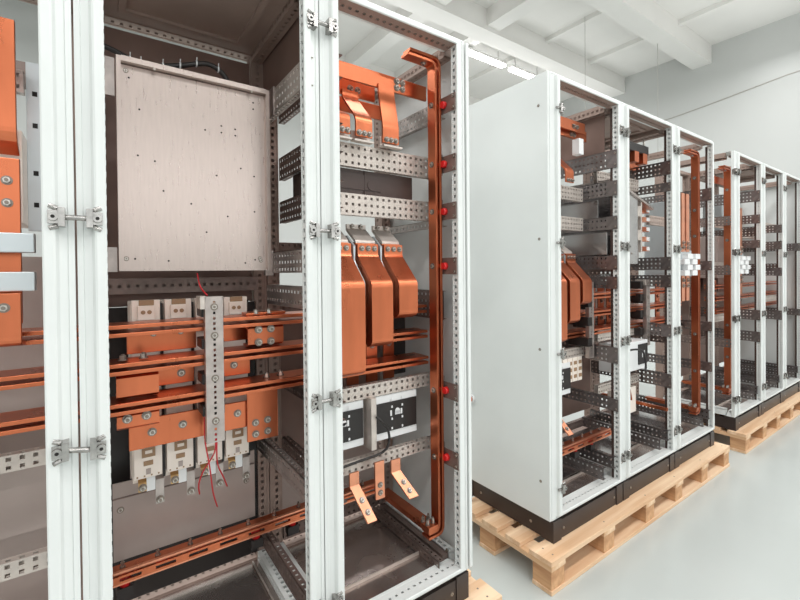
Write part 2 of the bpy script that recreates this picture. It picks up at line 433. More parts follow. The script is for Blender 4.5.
# fittings of the near left-hand cabinet
o = box(-.104, -.06, .25, .255, 1.24, 1.665).build('upright_sheet', 'bluegrey', cabA, bevel=.001)
mb = MB()
for z in (1.30, 1.38, 1.50, 1.58): mb.box(-.092, -.082, .249, .2505, z, z + .012)
mb.build('slot', 'hole', o)
railx(cabA, -.53, -.105, .22, 1.575, 1.63, 'zinc')
for z in (1.178, 1.094): box(-.53, -.075, .06, .09, z, z + .042).build('cross_bar', 'bluegrey', cabA, bevel=.002)
railx(cabA, -.53, -.055, .20, .66, .70, 'zincw', 2); railx(cabA, -.53, -.055, .16, .425, .465, 'zincw', 2)
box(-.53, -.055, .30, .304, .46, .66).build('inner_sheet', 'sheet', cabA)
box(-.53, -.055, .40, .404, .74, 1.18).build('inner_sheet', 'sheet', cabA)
box(-.53, -.055, .35, .39, 1.64, 1.70).build('cross_bar', 'zincd', cabA)

# fittings of the middle and farthest rows
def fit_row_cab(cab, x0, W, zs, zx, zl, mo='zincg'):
    xr = x0 + W - .058
    for z0, z1 in zs:
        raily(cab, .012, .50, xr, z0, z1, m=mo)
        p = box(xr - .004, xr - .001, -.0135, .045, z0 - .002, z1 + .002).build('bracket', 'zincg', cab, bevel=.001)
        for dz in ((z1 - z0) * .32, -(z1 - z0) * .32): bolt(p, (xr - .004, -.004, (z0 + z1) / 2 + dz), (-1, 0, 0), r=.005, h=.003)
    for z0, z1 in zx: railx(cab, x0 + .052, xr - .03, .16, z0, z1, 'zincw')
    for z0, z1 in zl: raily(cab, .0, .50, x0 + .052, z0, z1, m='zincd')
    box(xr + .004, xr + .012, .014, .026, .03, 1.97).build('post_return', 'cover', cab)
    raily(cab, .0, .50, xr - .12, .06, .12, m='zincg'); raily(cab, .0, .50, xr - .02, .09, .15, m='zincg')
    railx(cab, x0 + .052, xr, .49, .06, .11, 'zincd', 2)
    box(x0 + .06, x0 + W - .06, .16, .48, .036, .040).build('base_tray', 'shiny', cab)
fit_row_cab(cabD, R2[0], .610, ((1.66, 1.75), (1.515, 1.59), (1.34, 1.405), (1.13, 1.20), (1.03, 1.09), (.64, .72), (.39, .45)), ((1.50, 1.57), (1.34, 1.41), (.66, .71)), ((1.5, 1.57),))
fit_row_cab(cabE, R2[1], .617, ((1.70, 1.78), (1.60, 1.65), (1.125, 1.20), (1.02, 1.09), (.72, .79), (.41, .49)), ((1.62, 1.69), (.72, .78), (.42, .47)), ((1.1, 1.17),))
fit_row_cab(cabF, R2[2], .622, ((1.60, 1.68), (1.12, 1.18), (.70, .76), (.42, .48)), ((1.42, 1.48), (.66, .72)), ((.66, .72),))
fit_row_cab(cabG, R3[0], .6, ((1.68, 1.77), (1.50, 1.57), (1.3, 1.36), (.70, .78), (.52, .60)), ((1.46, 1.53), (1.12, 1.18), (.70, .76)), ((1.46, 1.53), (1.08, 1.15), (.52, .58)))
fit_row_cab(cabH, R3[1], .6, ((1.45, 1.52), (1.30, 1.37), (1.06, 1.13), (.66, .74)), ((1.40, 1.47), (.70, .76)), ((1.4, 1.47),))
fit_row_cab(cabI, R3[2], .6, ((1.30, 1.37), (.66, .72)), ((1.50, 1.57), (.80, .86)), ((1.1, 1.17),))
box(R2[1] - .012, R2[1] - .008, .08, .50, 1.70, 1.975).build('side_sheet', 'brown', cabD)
box(R2[1] - .012, R2[1] - .008, .07, .50, 1.21, 1.33).build('side_sheet', 'shiny', cabD)
box(R2[1] - .012, R2[1] - .008, .12, .50, 1.41, 1.51).build('side_sheet', 'shiny', cabD)

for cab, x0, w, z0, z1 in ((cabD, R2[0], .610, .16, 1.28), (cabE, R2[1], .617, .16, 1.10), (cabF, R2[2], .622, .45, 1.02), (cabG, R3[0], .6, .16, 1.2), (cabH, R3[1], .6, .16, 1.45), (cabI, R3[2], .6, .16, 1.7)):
    box(x0 + .06, x0 + w - .06, .505, .509, z0, z1).build('back_sheet', 'brown', cab)  # added dark sheets standing in for shade deep inside the frames

# ------------------------------------------------------------------ equipment: near middle cabinet
# large metal tray
t = MB(); x0, x1, z0, z1 = .083, .486, 1.137, 1.703
t.box(x0 + .010, x1 - .010, .188, .191, z0 + .004, z1 - .016)
t.box(x0, x0 + .011, .172, .205, z0, z1); t.box(x1 - .011, x1, .172, .205, z0, z1)
t.box(x0 + .011, x1 - .011, .168, .205, z1 - .014, z1); t.box(x0 + .011, x1 - .011, .180, .205, z0, z0 + .005)
tray = tag(t.build('sheet_metal_tray', 'panel'), 'large bare brushed metal panel with small drilled holes in the roofed near cabinet', 'metal panel', 'large bare metal panels')
hm = MB()
for px, pz in ((.112, 1.655), (.135, 1.575), (.17, 1.44), (.19, 1.36), (.30, 1.55), (.345, 1.57), (.345, 1.55), (.385, 1.567), (.385, 1.548), (.44, 1.66), (.44, 1.64), (.26, 1.33), (.33, 1.42), (.36, 1.30), (.12, 1.17), (.20, 1.165), (.40, 1.45), (.44, 1.43), (.30, 1.25), (.44, 1.32), (.44, 1.17), (.41, 1.16), (.13, 1.45)):
    hm.cyl((px, .1885, pz), (px, .1872, pz), .0026, 8)
hm.build('drilled_holes', 'hole', tray)
for px, pz in ((.105, 1.672), (.10, 1.66 - .49), (.455, 1.175), (.458, 1.168)): bolt(tray, (px, .188, pz), r=.005, h=.003, name='screw')
bolt(tray, (.17, .168, 1.685), r=.003, h=.002, name='screw'); bolt(tray, (.43, .168, 1.685), r=.003, h=.002, name='screw')
# cable on the tray
def spline(pts, n=6):
    P = [Vector(p) for p in pts]; out = []
    for i in range(len(P) - 1):
        p0, p1, p2, p3 = P[max(i - 1, 0)], P[i], P[i + 1], P[min(i + 2, len(P) - 1)]
        for k in range(n):
            u = k / n
            out.append(.5 * ((2 * p1) + (p2 - p0) * u + (2 * p0 - 5 * p1 + 4 * p2 - p3) * u * u + (3 * p1 - p0 - 3 * p2 + p3) * u ** 3))
    return out + [P[-1]]
cp = [(.055, .25, 1.752), (.084, .25, 1.744), (.119, .25, 1.732), (.167, .25, 1.726), (.245, .25, 1.748), (.314, .25, 1.772), (.352, .25, 1.764), (.378, .25, 1.738), (.39, .25, 1.69)]
cab_c = tag(MB().tube(spline(cp), .0075, 10).build('black_cable', 'black'), 'black cable with pale ties lying along the top of the bare metal panel', 'cable')
for q in ((.119, 1.732), (.145, 1.727), (.20, 1.735), (.245, 1.748), (.29, 1.765), (.352, 1.764)):
    mb = MB(); mb.cyl((q[0] - .002, .25, q[1]), (q[0] + .002, .25, q[1]), .0095, 10); mb.cyl((q[0], .243, q[1] + .006), (q[0], .241, q[1] + .016), .0013, 6)
    mb.build('cable_tie', 'whiteplastic', cab_c)

# horizontal busbar pairs running through the near row
PAIR = ((.992, .971), (.893, .873), (.791, .771))
def busbar(x0, x1, zc, label, y0=.150, y1=.235, t=.0105):
    return tag(box(x0, x1, y0, y1, zc - t / 2, zc + t / 2).build('copper_busbar', 'copper', bevel=.0015), label, 'busbar', 'long horizontal copper busbars')
nm = ('top', 'middle', 'bottom')
for i, (za, zb) in enumerate(PAIR):
    for z, w in ((za, 'upper'), (zb, 'lower')):
        busbar(-.50, 1.095, z, f'{w} copper busbar of the {nm[i]} pair crossing the near row', y0=.146 - .004 * i)
        busbar(1.76, 3.42, z, f'{w} copper busbar of the {nm[i]} pair crossing the middle row')
        busbar(4.06, 5.72, z, f'{w} copper busbar of the {nm[i]} pair crossing the farthest row')

def copper_plate(x0, x1, y, z0, z1, bolts, label, t=.008, m='copper', name='copper_plate', r=.009):
    o = tag(box(x0, x1, y, y + t, z0, z1).build(name, m, bevel=.0015), label, 'copper plate')
    for bx, bz in bolts: bolt(o, (bx, y, bz), r=r, h=.007)
    return o
PB = []
PB.append(copper_plate(.100, .415, .205, .646, .728, ((.155, .688), (.232, .693), (.305, .695), (.385, .694)), 'wide copper plate with four bolts across the fuse switches, near row'))
PB.append(copper_plate(.411, .508, .192, .600, .762, ((.436, .658), (.474, .660), (.436, .622), (.474, .624)), 'upright copper plate with four bolts in a square, near row'))
PB.append(copper_plate(.100, .277, .240, .905, .966, ((.165, .958), (.235, .958)), 'copper plate hung under the top busbars, left of the support', r=.007))
PB.append(copper_plate(.337, .50, .240, .915, .966, (), 'copper plate hung under the top busbars, right of the support'))
PB.append(copper_plate(.165, .270, .240, .805, .866, ((.235, .835),), 'copper plate with one bolt between middle and bottom busbars, left of the support'))
PB.append(copper_plate(.337, .435, .240, .805, .866, ((.385, .838),), 'copper plate with one bolt between middle and bottom busbars, right of the support'))
def busclamp(x0, x1, z0, z1, label, bolts=(), y=.155):
    mb = MB(); mb.ribbon([((x0 + x1) / 2, y + .05, z1), ((x0 + x1) / 2, y + .01, z1), ((x0 + x1) / 2, y, z1 - .006), ((x0 + x1) / 2, y, z0 + .006), ((x0 + x1) / 2, y + .01, z0), ((x0 + x1) / 2, y + .05, z0)], (x1 - x0, 0, 0), .007)
    o = tag(mb.build('copper_clamp', 'copper'), label, 'copper clamp')
    for bx, by, bz, ax in bolts: bolt(o, (bx, by, bz), ax, r=.009, h=.012)
    return o
busclamp(.072, .168, .806, .862, 'bent copper clamp between middle and bottom busbars at the left post', ((.088, .175, .902, (0, 0, 1)), (.135, .175, .902, (0, 0, 1))))
busclamp(.405, .515, .907, .963, 'bent copper clamp under the top busbars at the right, with bolts', ((.436, .175, 1.001, (0, 0, 1)), (.476, .175, 1.001, (0, 0, 1)), (.436, .150, .955, (0, -1, 0)), (.474, .150, .955, (0, -1, 0)), (.436, .150, .917, (0, -1, 0)), (.474, .150, .917, (0, -1, 0))))
busclamp(.072, .168, .725, .762, 'bent copper clamp hanging below the bottom busbars at the left', ((.095, .150, .752, (0, -1, 0)), (.138, .150, .753, (0, -1, 0))))
copper_plate(.405, .53, .17, .998, 1.006, (), 'flat copper joint strip lying on the top busbars at the right', t=.05)
for o in [x for x in bpy.data.objects if x.get('label') == 'upper copper busbar of the bottom pair crossing the near row']:
    for bx in (.470, .515): bolt(o, (bx, .185, .797), (0, 0, 1), r=.009, h=.013)

# punched upright carrying the busbars
mb = MB(); mb.perf((.281, .108, .655), (1, 0, 0), (0, 0, 1), .041, .400, 1, 27, .0065, .0075, .003)
mb.box(.278, .281, .108, .130, .655, 1.062); mb.box(.322, .325, .108, .130, .655, 1.062); mb.box(.278, .325, .108, .125, 1.055, 1.064)
sup = tag(mb.build('busbar_support', 'zinc'), 'upright punched steel bar in front of the near busbars', 'busbar support', 'upright punched busbar supports')
for z in (1.035, .955, .835, .715): bolt(sup, (.3015, .108, z), r=.008, h=.003)
for z in (1.02, .93, .83, .74): box(.272, .331, .128, .20, z - .014, z + .014).build('black_insulator', 'black', sup, bevel=.002)
box(.266, .281, .11, .17, 1.03, 1.065).build('pale_spacer', 'zincw', sup)

# fuse switches: four ivory poles behind the copper
def fuse_switch(xa, label):
    w = .076; r = tag(empty('fuse_switch', (xa + w / 2, .35, .515)), label, 'fuse switch', 'ivory fuse switches behind the copper bars')
    b = MB(); b.box(xa, xa + w, .30, .425, .515, 1.045); b.box(xa + .002, xa + w - .002, .272, .30, .985, 1.052); b.box(xa + .002, xa + w - .002, .272, .30, .535, .80)
    b.build('body', 'ivory', r, bevel=.002)
    box(xa + w + .001, xa + w + .007, .29, .425, .52, 1.04).build('gap_shade_strip', 'black', r)  # black strip painting the dark gap between poles
    box(xa + .020, xa + .058, .268, .2735, 1.035, 1.053).build('cap', 'tan', r)
    c = box(xa + .016, xa + .060, .264, .273, .995, 1.037).build('contact_block', 'ivory', r, bevel=.002)
    h = MB()
    for dx in (.030, .046): h.cyl((xa + dx, .2645, 1.018), (xa + dx, .2625, 1.018), .006, 10)
    h.build('contact_hole', 'tan', c)
    mb = MB(); mb.box(xa + .020, xa + .056, .268, .2735, .628, .640); mb.box(xa + .020, xa + .054, .269, .2735, .741, .749)
    mb.build('slot', 'hole', r)
    wn = box(xa + .022, xa + .056, .269, .2735, .596, .622).build('window', 'tan', r)
    MB().box(xa + .030, xa + .048, .267, .270, .607, .616).build('window_glass', 'ivory', wn)
    box(xa + .026, xa + .050, .269, .2735, .572, .585).build('vent', 'tan', r)
    box(xa + .032, xa + .044, .270, .2735, .546, .562).build('latch', 'sheet', r)
    mb = MB()
    for k in range(4): mb.box(xa + .008 + k * .018, xa + .012 + k * .018, .2705, .2735, .540, .544)
    mb.build('marking_dots', 'tan', r)
    for xx, zb, zt, bt in ((xa + .012, .492, .53, 'brass'), (xa + .056, .445, .53, 'zinc')):
        mb = MB(); mb.ribbon([(xx + .012, .33, zt), (xx + .012, .30, zt - .006), (xx + .012, .288, zt - .014), (xx + .012, .288, zb)], (.022, 0, 0), .004)
        tb = mb.build('terminal_tab', bt, r)
        bolt(tb, (xx + .012, .286, zb + .012), r=.0085, h=.010)
    box(xa + .034, xa + .056, .285, .30, .49, .53).build('terminal_cover', 'whiteplastic', r)
    return r
FX = (.112, .196, .280, .363)
FN = ('leftmost ivory fuse switch behind the copper bars in the near row', 'ivory fuse switch in the near row, second from the left post',
      'ivory fuse switch in the near row behind the red wires', 'rightmost ivory fuse switch in the near row beside the four-bolt copper plate')
FUSES = [fuse_switch(x, l) for x, l in zip(FX, FN)]

# slotted copper bar at the bottom
def slotted_bar(x0, x1, y, z, ins, label):
    r = tag(empty('slotted_copper_bar', ((x0 + x1) / 2, y + .03, z - .02)), label, 'copper bar', 'slotted copper bars near the cabinet floors')
    mb = MB(); n = max(3, int((x1 - x0) / .085)); p = (x1 - x0) / n
    mb.perf((x0, y + .050, z + .003), (1, 0, 0), (0, 0, -1), x1 - x0, .022, n, 1, .054, .009, .006)
    s = mb.build('slotted_face', 'copper', r)
    box(x0, x1, y + .056, y + .100, z + .0, z + .006).build('top_bar', 'copper', r)
    box(x0, x1, y + .050, y + .060, z + .003, z + .012).build('edge', 'copperb', r)
    box(x0, x1, y + .048, y + .056, z - .026, z - .019).build('edge', 'copperb', r)
    for k in range(n):
        bolt(r, (x0 + p * (k + .3), y + .08, z + .006), (0, 0, 1), r=.006, h=.016)
    for xx in ins:
        MB().cyl((xx, y + .075, z - .012), (xx, y + .075, z - .045), .017, 14, .013).build('insulator', 'red', r)
        box(xx - .02, xx + .02, y + .06, y + .09, z - .075, z - .045).build('foot', 'black', r)
    return r
peB = slotted_bar(.058, .96, .245, .262, (.09, .47, .60), 'long slotted copper bar on red insulators below the near fuse switches')
peD = slotted_bar(1.76, 2.36, .045, .232, (1.80, 2.05, 2.20), 'slotted copper bar on red insulators near the floor of the middle row, first frame')

# red wires
wires = [([(.275, .20, 1.13), (.283, .20, 1.09), (.292, .15, 1.066)], 'short red wire dropping to the top of the upright busbar support'),
         ([(.315, .18, .655), (.312, .18, .60), (.285, .20, .545), (.275, .22, .50), (.28, .24, .46)], 'loose red wire hanging left below the busbar support'),
         ([(.320, .18, .655), (.318, .18, .60), (.325, .20, .55), (.345, .22, .50), (.362, .25, .455)], 'loose red wire hanging right below the busbar support'),
         ([(.288, .18, .76), (.286, .18, .65), (.298, .18, .56), (.312, .21, .47), (.332, .25, .40)], 'longest loose red wire trailing over the grey sheet')]
for p, l in wires: tag(MB().tube(spline(p), .0022, 6).build('red_wire', 'redwire'), l, 'wire', 'thin red wires')

# ------------------------------------------------------------------ equipment: near right-hand cabinet
def bentbar(path, wv, t, label, name, cat, bolts=(), m='copper', group=None):
    o = tag(MB().ribbon(path, wv, t).build(name, m, bevel=.0012), label, cat, group)
    for p, ax in bolts: bolt(o, p, ax, r=.008, h=.008)
    return o
def arc(pts, rads, n=4):
    """round the inner corners of a polyline"""
    P = [Vector(p) for p in pts]; out = [P[0]]
    for i in range(1, len(P) - 1):
        a = (P[i - 1] - P[i]).normalized(); b = (P[i + 1] - P[i]).normalized(); r = rads
        s = P[i] + a * r; e = P[i] + b * r
        for k in range(n + 1):
            u = k / n; out.append(s * (1 - u) ** 2 + P[i] * 2 * u * (1 - u) + e * u * u)
    return out + [P[-1]]
STR = []
names = ('longest', 'middle', 'shortest')
for i, (xa, xb, zb) in enumerate(((.665, .757, .790), (.782, .868, .878), (.894, .976, .968))):
    xm = (xa + xb) / 2
    p = arc([(xm, .148, 1.228), (xm, .148, 1.185), (xm, .055, 1.088), (xm, .055, zb + .012), (xm, .085, zb)], .012)
    o = bentbar(p, (xb - xa, 0, 0), .012, f'{names[i]} of the three bent copper straps in the near right frame', 'bent_copper_strap', 'copper strap',
                [((xm + d, .142, 1.212), (0, -1, 0)) for d in (-.026, 0, .026)], group='bent copper straps, three side by side')
    o2 = MB().ribbon([Vector(q) + Vector((0, .017, .004)) for q in p], (xb - xa - .004, 0, 0), .012).build('inner_strap', 'copper', o)
    MB().ribbon([Vector(q) + Vector((0, .034, .008)) for q in p], (xb - xa - .004, 0, 0), .012).build('inner_strap', 'copper', o)
    STR.append(o)
    l = MB(); l.ribbon(arc([(xm, .23, 1.305), (xm, .23, 1.285), (xm, .165, 1.238), (xm, .162, 1.19)], .006, 3), (xb - xa - .006, 0, 0), .010)
    lo = tag(l.build('terminal_lug', 'zincw'), f'pale metal lug above the {names[i]} bent copper strap, near right frame', 'terminal lug', 'pale terminal lugs above the bent straps')
    for d in (-.018, .018): bolt(lo, (xm + d, .225, 1.297), r=.008, h=.010)
    STR.append(lo)
    if i < 2:
        sp = tag(MB().ribbon([(xb + .012, .20, 1.26), (xb + .012, .150, 1.22), (xb + .012, .150, 1.17), (xb + .012, .095, 1.09), (xb + .012, .085, 1.04)], (0, .016, 0), .005).build('insulating_barrier', 'bluegrey'),
                 'thin grey barrier right of the ' + names[i] + ' bent strap, near right frame', 'barrier', 'thin grey barriers between straps')
        STR.append(sp)

for k, x in enumerate((.80, .885, .965)):
    o = tag(box(x, x + .05, .262, .270, .70, .985 - .0).build('copper_drop_plate', 'copper', bevel=.001), ('left', 'middle', 'right')[k] + ' upright copper plate behind the busbars, near right frame', 'copper plate', 'upright copper plates behind busbars')
    for z in (.84, .93): bolt(o, (x + .025, .262, z), r=.009, h=.008)
dup(sup, (.735, .26, .0), 'upright punched steel bar behind the busbars, near right frame')
tag(box(1.035, 1.10, .30, .36, .70, 1.0).build('insulating_block', 'black', bevel=.002), 'black insulating block behind the busbar ends, near right frame', 'insulator')

# upper copper bars and straps
up = []
o = tag(box(C0 + .055, 1.105, .150, .160, 1.800, 1.856).build('upper_copper_bar', 'copper', bevel=.0015), 'broad copper bar across the top of the near right frame', 'copper bar')
for bx in (.962, .988):
    for bz in (1.842, 1.818): bolt(o, (bx, .150, bz), r=.010, h=.008)
up.append(o)
o = tag(box(C0 + .055, .90, .205, .215, 1.770, 1.826).build('upper_copper_bar', 'copper', bevel=.0015), 'second copper bar just behind and below the broad top bar', 'copper bar')
for bx in (.795, .825): bolt(o, (bx, .205, 1.795), r=.010, h=.008)
up.append(o)
o = tag(box(C0 + .055, 1.02, .27, .28, 1.735, 1.79).build('upper_copper_bar', 'copper', bevel=.0015), 'rearmost copper bar of the three at the near frame top', 'copper bar'); up.append(o)
for i, (xm, wd, yt, zt, yb) in enumerate(((.705, .062, .26, 1.76, .105), (.790, .066, .20, 1.785, .105), (.910, .070, .145, 1.812, .118))):
    zb = 1.592
    p = arc([(xm, yt, zt), (xm, yt, zt - .03), (xm, yb, 1.655), (xm, yb, zb)], .014)
    o = bentbar(p, (wd, 0, 0), .008, ('left half-hidden', 'middle', 'right')[i] + ' short copper strap hanging from the top bars, near right frame', 'short_copper_strap', 'copper strap',
                [((xm + d, yb - .004, zb + .012), (0, -1, 0)) for d in (-.020, 0, .020)], group='short copper straps under the top bars')
    up.append(o)
    lo = tag(MB().ribbon([(xm, .14, zb + .02), (xm, .128, zb + .02), (xm, .128, zb - .012), (xm, .10, zb - .014)], (wd + .01, 0, 0), .006).build('terminal_lug', 'zincw'),
             'pale lug at the foot of the ' + ('left half-hidden', 'middle', 'right')[i] + ' short strap, near right frame', 'terminal lug', 'pale lugs under the short straps')
    up.append(lo)
# breaker body between the two upper rails
mb = MB(); mb.box(C0 + .07, 1.05, .175, .40, 1.405, 1.497)
brk = tag(mb.build('circuit_breaker', 'cover', bevel=.003), 'dark brown circuit breaker body between two punched rails, near right frame', 'circuit breaker')
mb = MB(); mb.box(C0 + .10, .90, .172, .176, 1.425, 1.480); mb.build('front_cover', 'cover', brk)
mb = MB(); mb.box(.83, .832, .171, .176, 1.41, 1.495); mb.cyl((.86, .174, 1.445), (.86, .170, 1.445), .018, 16); mb.build('dial', 'cover', brk)

# terminal boxes
def term_box(x0, x1, z0, z1, label, y=.150):
    r = tag(box(x0, x1, y + .004, y + .10, z0, z1).build('terminal_box', 'whiteplastic', bevel=.002), label, 'terminal box', 'white boxes with black fronts')
    box(x0 + .004, x1 - .004, y, y + .006, z0 + .028, z1 - .028).build('black_front', 'black', r)
    mb = MB(); xm = (x0 + x1) / 2
    for dx in (-.025, .022):
        for dz in (.062, .035, -.01, -.045): mb.box(xm + dx - .003, xm + dx + .003, y - .002, y + .001, (z0 + z1) / 2 + dz - .004, (z0 + z1) / 2 + dz + .004)
        mb.box(xm + dx - .008, xm + dx - .001, y - .002, y + .001, (z0 + z1) / 2 + .002, (z0 + z1) / 2 + .022)
    mb.cyl((xm, y - .002, (z0 + z1) / 2 + .016), (xm, y + .001, (z0 + z1) / 2 + .016), .011, 14); mb.box(xm - .011, xm + .011, y - .002, y + .001, (z0 + z1) / 2 + .003, (z0 + z1) / 2 + .016)
    mb.build('white_inserts', 'whiteplastic', r)
    return r
TB = [term_box(C0 + .062, .806, .510, .672, 'white box with black front, half hidden by the near right frame post'),
      term_box(.857, 1.045, .508, .672, 'white box with black front and a white round-topped insert, near right frame')]
tag(box(.818, .840, .12, .24, .495, .68).build('divider_plate', 'zincw', bevel=.002), 'upright pale metal divider between the two black-fronted boxes', 'divider')
tag(MB().tube(spline([(.835, .115, .615), (.85, .105, .60), (.872, .10, .57), (.880, .10, .53), (.868, .10, .50), (.84, .11, .482), (.78, .12, .474), (.68, .12, .468)]), .0045, 8).build('black_cable', 'black'),
    'black cable looping over the divider and along the lower rail', 'cable')

# copper tails under the lower rail
def tail(p0, p1, w, label):
    a = Vector(p0); b = Vector(p1)
    o = bentbar([a, a + Vector((0, 0, -.045)), b], (w, 0, 0), .008, label, 'copper_tail', 'copper strap', m='copperb', group='copper tails hanging under the lower rail')
    d = (b - a - Vector((0, 0, -.045))); n = Vector((1, 0, 0)).cross(d).normalized(); n = n if n.y < 0 else -n
    for f in (.42, .74): bolt(o, a + Vector((0, 0, -.045)) + d * f + n * .004, n, r=.008, h=.006)
    return o
TL = [tail((.735, .10, .452), (.757, .02, .312), .036, 'left copper tail with two bolts hanging under the lower rail'),
      tail((.836, .10, .462), (.838, .10, .330), .038, 'short straight copper tail with two holes, middle of the three'),
      tail((.905, .10, .452), (.935, .03, .332), .040, 'right copper tail with two bolts hanging under the lower rail')]
# tall double earth bar
def earth_bar(label):
    r = tag(empty('copper_earth_bar', (1.075, .075, .12)), label, 'copper bar', 'tall copper earth bars')
    yc = .075; wv = (0, .044, 0)
    MB().ribbon(arc([(.945, yc, 1.905), (1.072, yc, 1.905), (1.072, yc, .158), (1.022, yc, .158)], .022, 6), wv, .010).build('inner_bar', 'copper', r, bevel=.001)
    MB().ribbon(arc([(.955, yc, 1.922), (1.092, yc, 1.922), (1.092, yc, .140), (1.022, yc, .140)], .030, 6), wv, .010).build('outer_bar', 'copper', r, bevel=.001)
    for z in (1.75, 1.529, 1.352, 1.148, .680, .427):
        bolt(r, (1.067, .075, z), (-1, 0, 0), r=.009, h=.006)
        MB().cyl((1.077, .075, z), (1.087, .075, z), .012, 12).build('spacer', 'copper', r)
    bolt(r, (1.03, .075, 1.900), (0, 0, -1), r=.008)
    MB().ribbon([(1.036, .045, .180), (1.036, .38, .180)], (.045, 0, 0), .014).build('floor_bar', 'copper', r, bevel=.0015)
    MB().ribbon([(1.036, .047, .168), (1.036, .37, .168)], (.042, 0, 0), .009).build('floor_bar', 'copper', r, bevel=.0015)
    for dx in (-.012, .012):
        for dy in (.065, .092): bolt(r, (1.036 + dx, dy, .187), (0, 0, 1), r=.007, h=.018)
    return r
EB = earth_bar('tall double copper earth bar at the right of the near row')

# near left-hand cabinet copper
bentbar(arc([(-.135, .12, 1.70), (-.135, .12, 1.44), (-.135, .16, 1.41)], .02), (.055, 0, 0), .012, 'copper bar hanging at the upper left edge', 'copper_bar', 'copper bar')
o = bentbar([(-.128, .12, 1.39), (-.128, .12, 1.02)], (.05, 0, 0), .012, 'upright copper bar with large bolts at the left edge', 'copper_bar', 'copper bar', [((-.125, .114, 1.34), (0, -1, 0)), ((-.125, .114, 1.29), (0, -1, 0))])
o = bentbar(arc([(-.128, .055, 1.09), (-.128, .055, .985), (-.128, .12, .975)], .012), (.06, 0, 0), .012, 'copper connector bent onto the busbars at the left edge', 'copper_bar', 'copper bar', [((-.125, .049, 1.06), (0, -1, 0))])
tag(box(-.20, -.104, .17, .30, 1.25, 1.47).build('circuit_breaker', 'ivory', bevel=.003), 'pale breaker body beside the copper at the left edge', 'circuit breaker')

# ------------------------------------------------------------------ copies in the middle and farthest rows
dx = R2[0] - C0
for i, t_ in enumerate(STR):
    l = t_['label'].replace('near right frame', 'first frame of the middle row').replace('in the first', 'in the first')
    dup(t_, (dx + .055, .02, -.015), l)
dup(TB[1], (dx - .08, .0, -.03), 'white box with black front in the first frame of the middle row')
for k in range(4):
    xk = R2[0] + .33 + k * .045
    t_ = tag(box(xk, xk + .040, .16, .26, .53, .66).build('fuse_holder', 'ivory', bevel=.002), ('leftmost', 'second from left', 'third from left', 'rightmost')[k] + ' ivory fuse holder low in the middle row, first frame', 'fuse holder', 'ivory fuse holders in the middle row')
    mb = MB()
    for j in range(3): mb.box(xk + .008, xk + .032, .157, .161, .55 + j * .036, .568 + j * .036)
    mb.build('slot', 'tan', t_)
dup(TL[0], (dx + .05, .03, .01), 'copper tail with two bolts hanging in the first frame of the middle row')
dup(up[0], (dx, -.01, .02), 'broad copper bar with four bolts under the open top of the first frame, middle row')
dup(up[1], (dx + .15, -.09, .075), 'copper bar tucked under the top rail of the first frame, middle row')
dup(up[5], (dx + .10, .0, -.02), 'short copper strap near the top of the first frame, middle row')
o = tag(box(R2[0] + .36, R2[0] + .40, .08, .12, 1.72, 1.80).build('white_clip', 'whiteplastic', bevel=.002), 'small white clip near the top of the first frame, middle row', 'clip')
dup(sup, (1.895, .0, .0), 'upright punched steel bar in front of the busbars, middle row, first frame')
for k, (x, y) in enumerate(((1.93, .27), (2.02, .27), (2.11, .27), (2.45, .27), (2.55, .27), (2.65, .27), (3.15, .27), (3.30, .27))):
    o = tag(box(x, x + .06, y, y + .008, .70, 1.03).build('copper_drop_plate', 'copper', bevel=.001),
            ('first', 'second', 'third', 'fourth', 'fifth', 'sixth', 'seventh', 'last')[k] + ' upright copper plate from the left behind the middle row busbars', 'copper plate', 'upright copper plates behind busbars')
    for z in (.735, .83, .935): bolt(o, (x + .03, y, z), r=.010, h=.010)
for k, (x, y) in enumerate(((2.17, .10), (2.78, .12))):
    o = tag(empty('insulator_column', (x, y, .72)), ('black insulator column beside the upright bar, first frame of the middle row', 'black insulator column in the roofed frame of the middle row')[k], 'insulator', 'black insulator columns')
    for z in (.72, .83, .93, 1.01): box(x - .02, x + .02, y, y + .12, z, z + .045).build('black_block', 'black', o, bevel=.002)
dup(sup, (2.53, .0, .0), 'upright punched steel bar before the busbars, roofed frame of the middle row')
# sheet enclosure of the roofed middle frame
t_ = tag(box(2.385, 2.625, .07, .42, 1.16, 1.56).build('sheet_enclosure', 'shiny', bevel=.003), 'shiny sheet enclosure with sloping lid in the roofed frame of the middle row', 'enclosure')
MB().prism([(2.36, 1.63), (2.80, 1.50), (2.80, 1.488), (2.36, 1.615)], lambda p, y: (p[0], y, p[1]), .06, .40).build('lid', 'zinc', t_)
for z in (1.47, 1.33): box(2.625, 2.66, .07, .09, z - .03, z + .03).build('tab', 'zincw', t_)
box(2.66, 2.675, .07, .10, 1.23, 1.53).build('flange', 'zincw', t_)
for px, pz in ((2.44, 1.40), (2.52, 1.38), (2.44, 1.22), (2.55, 1.22)): bolt(t_, (px, .07, pz), r=.005, h=.003)
for k, z in enumerate((1.475, 1.42, 1.36, 1.30, 1.24)):
    o = tag(box(2.69, 2.83, .10, .16, z, z + .028).build('copper_connector', 'copperb' if k % 2 else 'copper', bevel=.002), ('topmost', 'second', 'third', 'fourth', 'lowest')[k] + ' short copper connector beside the shiny enclosure, middle row', 'copper connector', 'short copper connectors')
    box(2.79, 2.825, .095, .10, z + .004, z + .026).build('end_cap', 'whiteplastic', o)
o = tag(box(2.50, 2.74, .06, .14, 1.81, 1.86).build('contact_bridge', 'black', bevel=.003), 'black contact bridge under the roof of the roofed middle frame', 'contact bridge')
for x in (2.56, 2.66): box(x, x + .05, .055, .10, 1.75, 1.81).build('copper_foot', 'copper', o)
MB().cyl((2.70, .07, 1.86), (2.70, .07, 1.90), .006, 8).build('stud', 'bolt', o)
